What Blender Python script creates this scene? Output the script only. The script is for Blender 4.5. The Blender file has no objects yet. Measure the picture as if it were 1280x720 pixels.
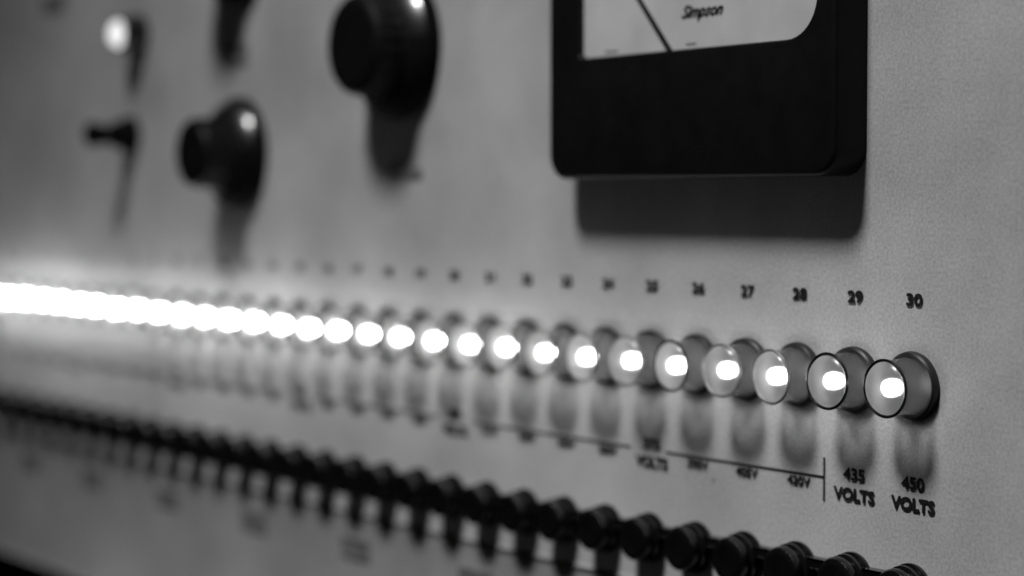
import bpy, bmesh, math, random
from math import sin, cos, pi, radians
from mathutils import Vector
random.seed(4)
S = 0.019            # lamp pitch, 19 mm
scene = bpy.context.scene
col = scene.collection
scene.view_settings.view_transform = 'Standard'
scene.view_settings.look = 'None'
scene.view_settings.exposure = 0
scene.view_settings.gamma = 1

# ---------------------------------------------------------------- materials
def g(v): return (v, v, v, 1)

def mat(name, base=0.5, rough=0.5, spec=0.5, metal=0.0, noise=0.0, nscale=300, bump=0.0, bscale=1500, coat=0.0):
    m = bpy.data.materials.new(name); m.use_nodes = True
    nt = m.node_tree; b = nt.nodes['Principled BSDF']
    b.inputs['Base Color'].default_value = g(base)
    b.inputs['Roughness'].default_value = rough
    b.inputs['Specular IOR Level'].default_value = spec
    b.inputs['Metallic'].default_value = metal
    b.inputs['Coat Weight'].default_value = coat
    tc = nt.nodes.new('ShaderNodeTexCoord')
    if noise:
        n = nt.nodes.new('ShaderNodeTexNoise'); n.inputs['Scale'].default_value = nscale
        n.inputs['Detail'].default_value = 6
        nt.links.new(tc.outputs['Object'], n.inputs['Vector'])
        mr = nt.nodes.new('ShaderNodeMapRange')
        mr.inputs['From Min'].default_value = 0.25; mr.inputs['From Max'].default_value = 0.75
        mr.inputs['To Min'].default_value = max(0, base*(1-noise)); mr.inputs['To Max'].default_value = base*(1+noise)
        nt.links.new(n.outputs['Fac'], mr.inputs['Value'])
        nt.links.new(mr.outputs['Result'], b.inputs['Base Color'])
    if bump:
        n2 = nt.nodes.new('ShaderNodeTexNoise'); n2.inputs['Scale'].default_value = bscale
        n2.inputs['Detail'].default_value = 3
        nt.links.new(tc.outputs['Object'], n2.inputs['Vector'])
        bp = nt.nodes.new('ShaderNodeBump'); bp.inputs['Strength'].default_value = bump
        bp.inputs['Distance'].default_value = 0.0003
        nt.links.new(n2.outputs['Fac'], bp.inputs['Height'])
        nt.links.new(bp.outputs['Normal'], b.inputs['Normal'])
    return m

M = {}
def panel_paint():
    m = mat('panel_enamel', 0.42, 0.55, 0.22, bump=0.10, bscale=900)
    nt = m.node_tree; b = nt.nodes['Principled BSDF']
    tc = nt.nodes.new('ShaderNodeTexCoord')
    a = nt.nodes.new('ShaderNodeTexNoise'); a.inputs['Scale'].default_value = 16; a.inputs['Detail'].default_value = 10
    a.inputs['Roughness'].default_value = 0.62
    c = nt.nodes.new('ShaderNodeTexNoise'); c.inputs['Scale'].default_value = 1300; c.inputs['Detail'].default_value = 2
    for n in (a, c): nt.links.new(tc.outputs['Object'], n.inputs['Vector'])
    ra = nt.nodes.new('ShaderNodeMapRange'); ra.inputs['From Min'].default_value = .3; ra.inputs['From Max'].default_value = .7
    ra.inputs['To Min'].default_value = 0.31; ra.inputs['To Max'].default_value = 0.49
    rc = nt.nodes.new('ShaderNodeMapRange'); rc.inputs['From Min'].default_value = .3; rc.inputs['From Max'].default_value = .7
    rc.inputs['To Min'].default_value = 0.84; rc.inputs['To Max'].default_value = 1.16
    nt.links.new(a.outputs['Fac'], ra.inputs['Value']); nt.links.new(c.outputs['Fac'], rc.inputs['Value'])
    mu = nt.nodes.new('ShaderNodeMath'); mu.operation = 'MULTIPLY'
    nt.links.new(ra.outputs['Result'], mu.inputs[0]); nt.links.new(rc.outputs['Result'], mu.inputs[1])
    vo = nt.nodes.new('ShaderNodeTexVoronoi'); vo.inputs['Scale'].default_value = 22
    nt.links.new(tc.outputs['Object'], vo.inputs['Vector'])
    rs = nt.nodes.new('ShaderNodeMapRange'); rs.inputs['From Min'].default_value = 0.018; rs.inputs['From Max'].default_value = 0.03
    rs.inputs['To Min'].default_value = 0.25; rs.inputs['To Max'].default_value = 1.0
    nt.links.new(vo.outputs['Distance'], rs.inputs['Value'])
    m2 = nt.nodes.new('ShaderNodeMath'); m2.operation = 'MULTIPLY'
    nt.links.new(mu.outputs[0], m2.inputs[0]); nt.links.new(rs.outputs['Result'], m2.inputs[1])
    nt.links.new(m2.outputs[0], b.inputs['Base Color'])
    return m
M['panel'] = panel_paint()
M['black'] = mat('black_bakelite', 0.005, 0.2, 0.4, noise=0.4, nscale=200)
M['knob'] = mat('glossy_black_knob', 0.005, 0.30, 1.0, noise=0.4, nscale=200, coat=0.6)
M['matte'] = mat('matte_black', 0.004, 0.8, 0.05, noise=0.4, nscale=200)
M['grip'] = mat('black_grip', 0.004, 0.5, 0.15, noise=0.4, nscale=200)
M['meter'] = mat('black_meter_case', 0.005, 0.45, 0.15, noise=0.3, nscale=150)
M['ink'] = mat('black_ink', 0.010, 0.6, 0.3, noise=0.3, nscale=800)
M['dial'] = mat('dial_card', 0.58, 0.7, 0.3, noise=0.14, nscale=60)
M['void'] = mat('gap_shade_black', 0.01, 0.6, 0.3, noise=0.3, nscale=60)  # near-black colour, the shade of the gap under the panel put into it
M['ringdark'] = mat('dark_ring_metal', 0.04, 0.25, 0.6, metal=0.8, noise=0.2, nscale=300)
M['ringlight'] = mat('worn_ring_metal', 0.30, 0.4, 0.6, metal=0.6, noise=0.2, nscale=300)
M['socket'] = mat('lamp_socket_metal', 0.02, 0.4, 0.4, metal=0.2, noise=0.3, nscale=300)
M['plate'] = mat('dull_plate', 0.17, 0.6, 0.3, noise=0.25, nscale=200)

def lens_mat(name, transp, body, rough=0.25, gloss=0.05, frost=False):
    m = bpy.data.materials.new(name); m.use_nodes = True
    nt = m.node_tree; nt.nodes.clear()
    out = nt.nodes.new('ShaderNodeOutputMaterial')
    if frost:
        tr = nt.nodes.new('ShaderNodeBsdfRefraction'); tr.inputs['IOR'].default_value = 1.12
        tr.inputs['Roughness'].default_value = 0.6
    else:
        tr = nt.nodes.new('ShaderNodeBsdfTransparent')
    tr.inputs['Color'].default_value = g(0.95)
    df = nt.nodes.new('ShaderNodeBsdfDiffuse'); tl = nt.nodes.new('ShaderNodeBsdfTranslucent')
    tl.inputs['Color'].default_value = g(body)
    tc = nt.nodes.new('ShaderNodeTexCoord'); n = nt.nodes.new('ShaderNodeTexNoise'); n.inputs['Scale'].default_value = 250
    nt.links.new(tc.outputs['Object'], n.inputs['Vector'])
    mr = nt.nodes.new('ShaderNodeMapRange'); mr.inputs['To Min'].default_value = body*0.8; mr.inputs['To Max'].default_value = body*1.2
    nt.links.new(n.outputs['Fac'], mr.inputs['Value']); nt.links.new(mr.outputs['Result'], df.inputs['Color'])
    m1 = nt.nodes.new('ShaderNodeMixShader'); m1.inputs[0].default_value = 0.5
    nt.links.new(df.outputs[0], m1.inputs[1]); nt.links.new(tl.outputs[0], m1.inputs[2])
    m2 = nt.nodes.new('ShaderNodeMixShader'); m2.inputs[0].default_value = transp
    nt.links.new(m1.outputs[0], m2.inputs[1]); nt.links.new(tr.outputs[0], m2.inputs[2])
    gl = nt.nodes.new('ShaderNodeBsdfGlossy'); gl.inputs['Roughness'].default_value = rough
    m3 = nt.nodes.new('ShaderNodeMixShader'); m3.inputs[0].default_value = gloss
    nt.links.new(m2.outputs[0], m3.inputs[1]); nt.links.new(gl.outputs[0], m3.inputs[2])
    nt.links.new(m3.outputs[0], out.inputs[0])
    return m
M['lens'] = lens_mat('frosted_lens', 0.5, 0.32, frost=True)
M['body'] = lens_mat('clear_glass_body', 0.78, 0.20)
M['glass'] = lens_mat('meter_glass', 0.98, 0.3, 0.05, 0.03)

def emis(name, strength):
    m = bpy.data.materials.new(name); m.use_nodes = True
    nt = m.node_tree; nt.nodes.clear()
    out = nt.nodes.new('ShaderNodeOutputMaterial'); e = nt.nodes.new('ShaderNodeEmission')
    e.inputs['Strength'].default_value = strength
    nt.links.new(e.outputs[0], out.inputs[0])
    return m

# ---------------------------------------------------------------- builders
def finish(bm, name, material, smooth=True, angle=35):
    bmesh.ops.recalc_face_normals(bm, faces=bm.faces)
    me = bpy.data.meshes.new(name); bm.to_mesh(me); bm.free()
    if smooth:
        for p in me.polygons: p.use_smooth = True
        me.set_sharp_from_angle(angle=radians(angle))
    ob = bpy.data.objects.new(name, me); col.objects.link(ob)
    me.materials.append(material)
    return ob

def lathe(name, prof, material, seg=48, flute=None):
    """profile of (radius, height off the panel) in lamp pitches, revolved about -Y"""
    bm = bmesh.new(); rings = []
    for r, w in prof:
        if r < 1e-6:
            rings.append([bm.verts.new((0, -w*S, 0))])
        else:
            ring = []
            for i in range(seg):
                a = 2*pi*i/seg
                rr = r
                if flute and flute[1] <= w <= flute[2]:
                    rr = r*(1-flute[3]*(0.5+0.5*cos(a*flute[0])))
                ring.append(bm.verts.new((rr*S*cos(a), -w*S, rr*S*sin(a))))
            rings.append(ring)
    for A, B in zip(rings, rings[1:]):
        for i in range(seg):
            j = (i+1) % seg
            if len(A) == 1 and len(B) == 1: continue
            if len(A) == 1: bm.faces.new((A[0], B[i], B[j]))
            elif len(B) == 1: bm.faces.new((A[i], A[j], B[0]))
            else: bm.faces.new((A[i], A[j], B[j], B[i]))
    return finish(bm, name, material)

def rrect(u0, u1, v0, v1, rad, n=10):
    pts = []
    for (cx, cy, r, a0) in ((u0+rad[0], v0+rad[0], rad[0], pi), (u1-rad[1], v0+rad[1], rad[1], 1.5*pi),
                            (u1-rad[2], v1-rad[2], rad[2], 0), (u0+rad[3], v1-rad[3], rad[3], .5*pi)):
        for i in range(n+1):
            a = a0 + .5*pi*i/n
            pts.append((cx+r*cos(a), cy+r*sin(a)))
    return pts

def loops(name, ls, material, cap0=False, cap1=True, smooth=True):
    bm = bmesh.new(); R = []
    for pts, w in ls:
        R.append([bm.verts.new((u*S, -w*S, v*S)) for u, v in pts])
    n = len(R[0])
    for A, B in zip(R, R[1:]):
        for i in range(n):
            j = (i+1) % n
            bm.faces.new((A[i], A[j], B[j], B[i]))
    if cap0: bm.faces.new(R[0])
    if cap1: bm.faces.new(R[-1])
    return finish(bm, name, material, smooth)

def boxo(name, u0, u1, v0, v1, w0, w1, material, bev=0.0):
    bm = bmesh.new(); bmesh.ops.create_cube(bm, size=1)
    for v in bm.verts:
        v.co.x = (u0+(v.co.x+.5)*(u1-u0))*S
        v.co.z = (v0+(v.co.z+.5)*(v1-v0))*S
        v.co.y = -(w0+(v.co.y+.5)*(w1-w0))*S
    if bev: bmesh.ops.bevel(bm, geom=bm.edges[:], offset=bev*S, segments=3, affect='EDGES', profile=.5)
    return finish(bm, name, material)

def place(ob, u, v, w=0.0): ob.location = (u*S, -w*S, v*S)
def par(ch, p): ch.parent = p
def empty(name, u, v, w=0):
    e = bpy.data.objects.new(name, None); e.empty_display_size = 0.3*S
    col.objects.link(e); place(e, u, v, w); return e

def text(body, u, v, w, cap, name, material, parent, width=None, shear=0.0, fat=0.0):
    """heavy lettering: the glyph outline is thickened with thin shifted layers of ink"""
    cu = bpy.data.curves.new(name, 'FONT'); cu.body = body
    cu.align_x = 'CENTER'; cu.align_y = 'CENTER'
    cu.size = cap/0.70*S; cu.shear = shear; cu.resolution_u = 4
    t = bpy.data.objects.new('tmp', cu); col.objects.link(t)
    bpy.context.view_layer.update()
    dg = bpy.context.evaluated_depsgraph_get()
    me = bpy.data.meshes.new_from_object(t.evaluated_get(dg))
    bpy.data.objects.remove(t); bpy.data.curves.remove(cu)
    xs = [q.co.x for q in me.vertices]; ys = [q.co.y for q in me.vertices]
    cx = (min(xs)+max(xs))/2; cy = (min(ys)+max(ys))/2
    k = 1.0 if not width else (width-2*fat)*S/(max(xs)-min(xs))
    vs, fs = [], []
    dirs = [(0, 0)] + ([(cos(i*pi/4), sin(i*pi/4)) for i in range(8)] if fat else [])
    for li, (dx, dy) in enumerate(dirs):
        o = len(vs)
        for q in me.vertices:
            vs.append(((q.co.x-cx)*k+dx*fat*S, -li*0.0007*S, q.co.y-cy+dy*fat*S))
        for p in me.polygons: fs.append([o+i for i in p.vertices])
    bpy.data.meshes.remove(me)
    me = bpy.data.meshes.new(name); me.from_pydata(vs, [], fs); me.update()
    me.materials.append(material)
    ob = bpy.data.objects.new(name, me); col.objects.link(ob)
    par(ob, parent)
    ob.location = (u*S, -w*S, v*S)
    return ob

# ---------------------------------------------------------------- panels
panel = boxo('instrument_console', -36, 6, -5.43, 9, -0.25, 0, M['panel'], 0.03)
panel['label'] = 'grey enamelled instrument panel printed with lamp numbers and voltages'
panel['category'] = 'instrument panel'
lower = boxo('lower_panel', -36, 6, -8.4, -5.47, -0.25, 0, M['panel'], 0.03)
lower['label'] = 'narrow grey enamelled strip below the main instrument panel'
lower['category'] = 'panel'
back = boxo('gap_backdrop', -60, 20, -30, 20, -3.2, -3.0, M['void'])  # added dark sheet standing in for the shaded void below the panels
back['kind'] = 'structure'

TW = 0.012
for n in range(30):
    num = 30-n
    text(str(num), -n, -1.21, TW, 0.14, 'number_marking', M['ink'], panel, width=0.27 if num > 9 else 0.14, fat=0.011)
    val = num*15
    if num >= 29 or num % 5 == 0:
        text(str(val), -n, -3.45, TW, 0.145, 'voltage_marking', M['ink'], panel, width=0.38, fat=0.010)
        text('VOLTS', -n, -3.71, TW, 0.15, 'voltage_marking', M['ink'], panel, width=0.72, fat=0.012)
    else:
        text('%dV' % val, -n, -3.635, TW, 0.115, 'voltage_marking', M['ink'], panel, width=0.43, fat=0.007)
def rule(u0, u1, v0, v1):
    b = boxo('ruled_line', u0, u1, v0, v1, 0.002, 0.008, M['ink']); par(b, panel); return b
rule(-4.7, -1.56, -3.554, -3.526)
rule(-9.45, -5.47, -3.554, -3.526)
rule(-14.45, -10.5, -3.554, -3.526)
rule(-19.45, -15.5, -3.554, -3.526)
rule(-24.45, -20.5, -3.554, -3.526)
rule(-28.6, -25.5, -3.554, -3.526)
rule(-1.557, -1.523, -3.85, -3.29)
for (u, v, wd, h) in ((-11.45, 0.45, 1.0, .08), (-17.4, 2.75, 0.9, .2), (-26, 4.4, 1.2, .2)):
    b = boxo('caption_plate', u-wd/2, u+wd/2, v-h, v+h, 0.002, 0.03, M['plate']); par(b, panel)
for u in (-27.6, -24.2, -20.5, -16.8, -13.1, -9.4):
    b = boxo('caption_plate', u-.45, u+.45, -6.22, -5.9, 0.002, 0.03, M['plate'], .01); par(b, lower)

# ---------------------------------------------------------------- indicator lamps
VL = -2.25
def ringprof(r, w, t, k=10):
    return [(r+t*cos(2*pi*i/k), w+t*sin(2*pi*i/k)) for i in range(k+1)]
lampE = empty('indicator_lamp', 0, VL)
p_sock = lathe('socket', [(0.0, 0.004), (0.41, 0.004), (0.42, 0.03), (0.41, 0.09), (0.385, 0.11), (0.35, 0.11), (0.34, 0.03), (0.0, 0.03)], M['socket'])
p_body = lathe('housing', [(0.325, 0.03), (0.345, 0.14), (0.335, 0.16), (0.34, 0.3), (0.335, 0.48)], M['body'])
p_lens = lathe('lens', [(0.33, 0.485), (0.31, 0.52), (0.26, 0.55), (0.15, 0.575), (0.0, 0.583)], M['lens'])
p_ring = lathe('bezel', ringprof(0.342, 0.50, 0.02), M['ringdark'])
p_bulb = lathe('bulb', [(0.0, 0.24), (0.05, 0.25), (0.09, 0.29), (0.105, 0.36), (0.10, 0.44), (0.06, 0.49), (0, 0.505)], emis('bulb_glow', 10), seg=20)
parts = [p_sock, p_body, p_lens, p_ring, p_bulb]
for p in parts: par(p, lampE)
def glow(n):
    t = n/29
    return 13 + 34*t + 60*t**2.2
for n in range(30):
    if n == 0: e, ps = lampE, parts
    else:
        e = lampE.copy(); col.objects.link(e); ps = []
        for p in parts:
            q = p.copy(); col.objects.link(q); par(q, e); ps.append(q)
        place(e, -n, VL)
    e['category'] = 'indicator lamp'; e['group'] = 'row of indicator lamps on the panel'
    dark = n in (0, 1, 4)
    e['label'] = ('lit round indicator lamp with dark metal rim on grey panel' if dark else
                  ('lit round indicator lamp with worn rim on grey panel' if n < 12 else 'brightly glowing round indicator lamp on grey panel'))
    ps[4].material_slots[0].link = 'OBJECT'; ps[4].material_slots[0].material = emis('bulb_glow', glow(n)*random.uniform(.8, 1.2))
    if not dark:
        ps[3].material_slots[0].link = 'OBJECT'; ps[3].material_slots[0].material = M['ringlight']
    e.rotation_euler = (radians(random.uniform(-2.5, 2.5)), random.uniform(0, 6.28), radians(random.uniform(-2.5, 2.5)))

# ---------------------------------------------------------------- push buttons
VB = -4.78
btn = lathe('push_button', [(0, .004), (.34, .004), (.355, .02), (.355, .06), (.33, .08), (.27, .085), (.27, .11), (.32, .12), (.335, .14), (.335, .18),
                            (.31, .2), (.26, .205), (.26, .225), (.30, .235), (.31, .25), (.31, .33), (.29, .365), (.24, .385), (.2, .38), (.12, .365), (0, .36)], M['black'])
for n in range(30):
    b = btn if n == 0 else btn.copy()
    if n: col.objects.link(b)
    place(b, -n, VB)
    b.rotation_euler = (radians(random.uniform(-1.5, 1.5)), 0, radians(random.uniform(-1.5, 1.5)))
    b['label'] = 'round black stepped push button below the lamps'
    b['category'] = 'push button'; b['group'] = 'row of black push buttons'
bar = boxo('contact_strip', -29.4, 0.4, -4.72, -4.58, 0.0, 0.12, M['black'], 0.02)
bar['label'] = 'thin black strip linking the push buttons'; bar['category'] = 'strip'

# ---------------------------------------------------------------- panel meter
mt = empty('panel_meter', -3.78, 0.3)
mt['label'] = 'black bakelite panel meter with white dial and needle'; mt['category'] = 'meter'
def off(pts_args, d):
    u0, u1, v0, v1, r = pts_args
    return rrect(u0+d, u1-d, v0+d, v1-d, tuple(max(.02, x-d) for x in r))
OUT = (-2.95, 2.95, 0.0, 5.2, (.36, .36, .36, .36))
WIN = (-2.23, 2.60, 1.72, 4.75, (.10, .55, .55, .10))
case = loops('case', [(off(OUT, .0), 0.004), (off(OUT, 0), .49), (off(OUT, .012), .52), (off(OUT, .04), .545), (off(OUT, .08), .55),
                      (off(WIN, -.05), .55), (off(WIN, -.015), .54), (off(WIN, 0), .52), (off(WIN, 0.0), .42)], M['meter'], cap1=False)
par(case, mt)
dial = loops('dial', [(off(WIN, -.02), .45)], M['dial']); par(dial, mt)
win = loops('window', [(off(WIN, -.002), .52)], M['glass']); par(win, mt)
def bar2(name, a, b, t0, t1, w0, w1, material):
    dx, dy = b[0]-a[0], b[1]-a[1]; L = math.hypot(dx, dy); nx, ny = -dy/L, dx/L
    pts = [(a[0]+nx*t0, a[1]+ny*t0), (a[0]-nx*t0, a[1]-ny*t0), (b[0]-nx*t1, b[1]-ny*t1), (b[0]+nx*t1, b[1]+ny*t1)]
    return loops(name, [(pts, w0), (pts, w1)], material, cap0=True, smooth=False)
pv = (-0.02, 1.42)
L = 2.9; a = radians(131.5)
nd = bar2('needle', (pv[0]+.1*cos(a), pv[1]+.1*sin(a)), (pv[0]+L*cos(a), pv[1]+L*sin(a)), .04, .022, .47, .485, M['ink']); par(nd, mt)
bm = bmesh.new()
def quad(p):
    bm.faces.new([bm.verts.new((x*S, -.455*S, y*S)) for x, y in p])
R = 2.55
K = 60
for i in range(K):
    a0 = radians(45+90*i/K); a1 = radians(45+90*(i+1)/K)
    quad([(pv[0]+r*cos(t), pv[1]+r*sin(t)) for r, t in ((R, a0), (R, a1), (R+.03, a1), (R+.03, a0))])
for i in range(31):
    t = radians(45+3*i); ln = .28 if i % 5 == 0 else .16
    c, s_ = cos(t), sin(t); h = .012
    quad([(pv[0]+r*c-q*s_, pv[1]+r*s_+q*c) for r, q in ((R, -h), (R+ln, -h), (R+ln, h), (R, h))])
sc = finish(bm, 'scale_marks', M['ink'], False); par(sc, mt)
text('Simpson', .35, 2.20, .455, .16, 'maker_name', M['ink'], mt, width=.84, shear=.5, fat=.005)
for (u_, wd_) in ((-1.6, .30), (.12, .2)):
    b = boxo('dial_dash', u_-wd_/2, u_+wd_/2, 1.785, 1.80, .452, .458, M['plate']); par(b, mt)

# ---------------------------------------------------------------- knobs (parts of the console)
def knob(u, v, r, w, skirt, label, rot=0.0):
    e = empty('knob', u, v); par(e, panel)
    e['label'] = label
    k = skirt
    sk = lathe('skirt', [(0, .004), (k, .004), (k*1.0, .10), (k*.985, .17), (k*.95, .24), (k*.89, .32), (k*.81, .40), (k*.72, .465), (k*.63, .505), (k*.5, .52), (0, .52)], M['knob'], 64)
    sk.data.materials.append(M['matte'])
    for p in sk.data.polygons:
        cz = p.center
        if -cz.y < .26*S or (cz.z < .1*S and -cz.y < .45*S): p.material_index = 1
    cp = lathe('grip', [(r*.98, .4), (r, .5), (r, w-.16), (r*.97, w-.08), (r*.9, w-.02), (r*.8, w), (r*.5, w-.02), (0, w-.02)], M['grip'], 96, flute=(24, .25, w-.1, .05))
    par(sk, e); par(cp, e)
    return e
knob(-11.6, 2.55, .84, 0.98, 1.22, 'large black knob with wide domed skirt')
knob(-17.25, .88, .66, 1.08, 1.06, 'medium black knob with glossy skirt')
knob(-17.25, 4.75, .66, 1.08, 1.06, 'medium black knob with glossy skirt')

# ---------------------------------------------------------------- pilot light and toggle
pl = empty('pilot_light', -21.6, 3.40)
pl['label'] = 'small white pilot light in a dark bezel'; pl['category'] = 'pilot light'
q = lathe('bezel', [(0, .004), (.42, .004), (.42, .12), (.36, .3), (.33, .5), (.29, .5), (.29, .3), (0, .3)], M['black']); par(q, pl)
q = lathe('lens', [(.28, .4), (.28, .5), (.22, .6), (.12, .66), (0, .68)], emis('pilot_glow', 1.1)); par(q, pl)

tg = empty('toggle_switch', -22.0, 1.35)
tg['label'] = 'black toggle switch with hexagonal nut on panel'; tg['category'] = 'switch'
q = lathe('nut', [(0, .004), (.42, .004), (.42, .14), (.36, .18), (0, .18)], M['matte'], 6); par(q, tg)
q = lathe('bushing', [(.28, .15), (.28, .42), (.22, .46), (0, .46)], M['matte'], 24); par(q, tg)
q = lathe('lever', [(.15, .4), (.17, .5), (.24, .85), (.26, .95), (.2, 1.02), (0, 1.05)], M['matte'], 24); par(q, tg)

# ---------------------------------------------------------------- light
W = bpy.data.worlds.new('World'); scene.world = W; W.use_nodes = True
bg = W.node_tree.nodes['Background']; bg.inputs[0].default_value = g(1); bg.inputs[1].default_value = 0.005
ld = bpy.data.lights.new('studio_lamp', 'SPOT'); ld.shadow_soft_size = 6*S; ld.energy = 60
ld.spot_size = radians(66); ld.spot_blend = 1.0
lo = bpy.data.objects.new('studio_lamp', ld); col.objects.link(lo)
place(lo, -1, 54, 30)
tgt = Vector((-1*S, 0, 0.5*S))
lo.rotation_euler = (tgt-lo.location).to_track_quat('-Z', 'Y').to_euler()

# ---------------------------------------------------------------- camera
cd = bpy.data.cameras.new('Camera'); cam = bpy.data.objects.new('Camera', cd); col.objects.link(cam)
cam.location = (17.34*S, -18.40*S, 0)
cam.rotation_euler = (radians(90-2.46), 0, radians(54.46))
cd.sensor_width = 36; cd.lens = 71.94
cd.clip_start = 0.01; cd.clip_end = 50
cd.dof.use_dof = True; cd.dof.focus_distance = 24.9*S; cd.dof.aperture_fstop = 6.6
scene.camera = cam
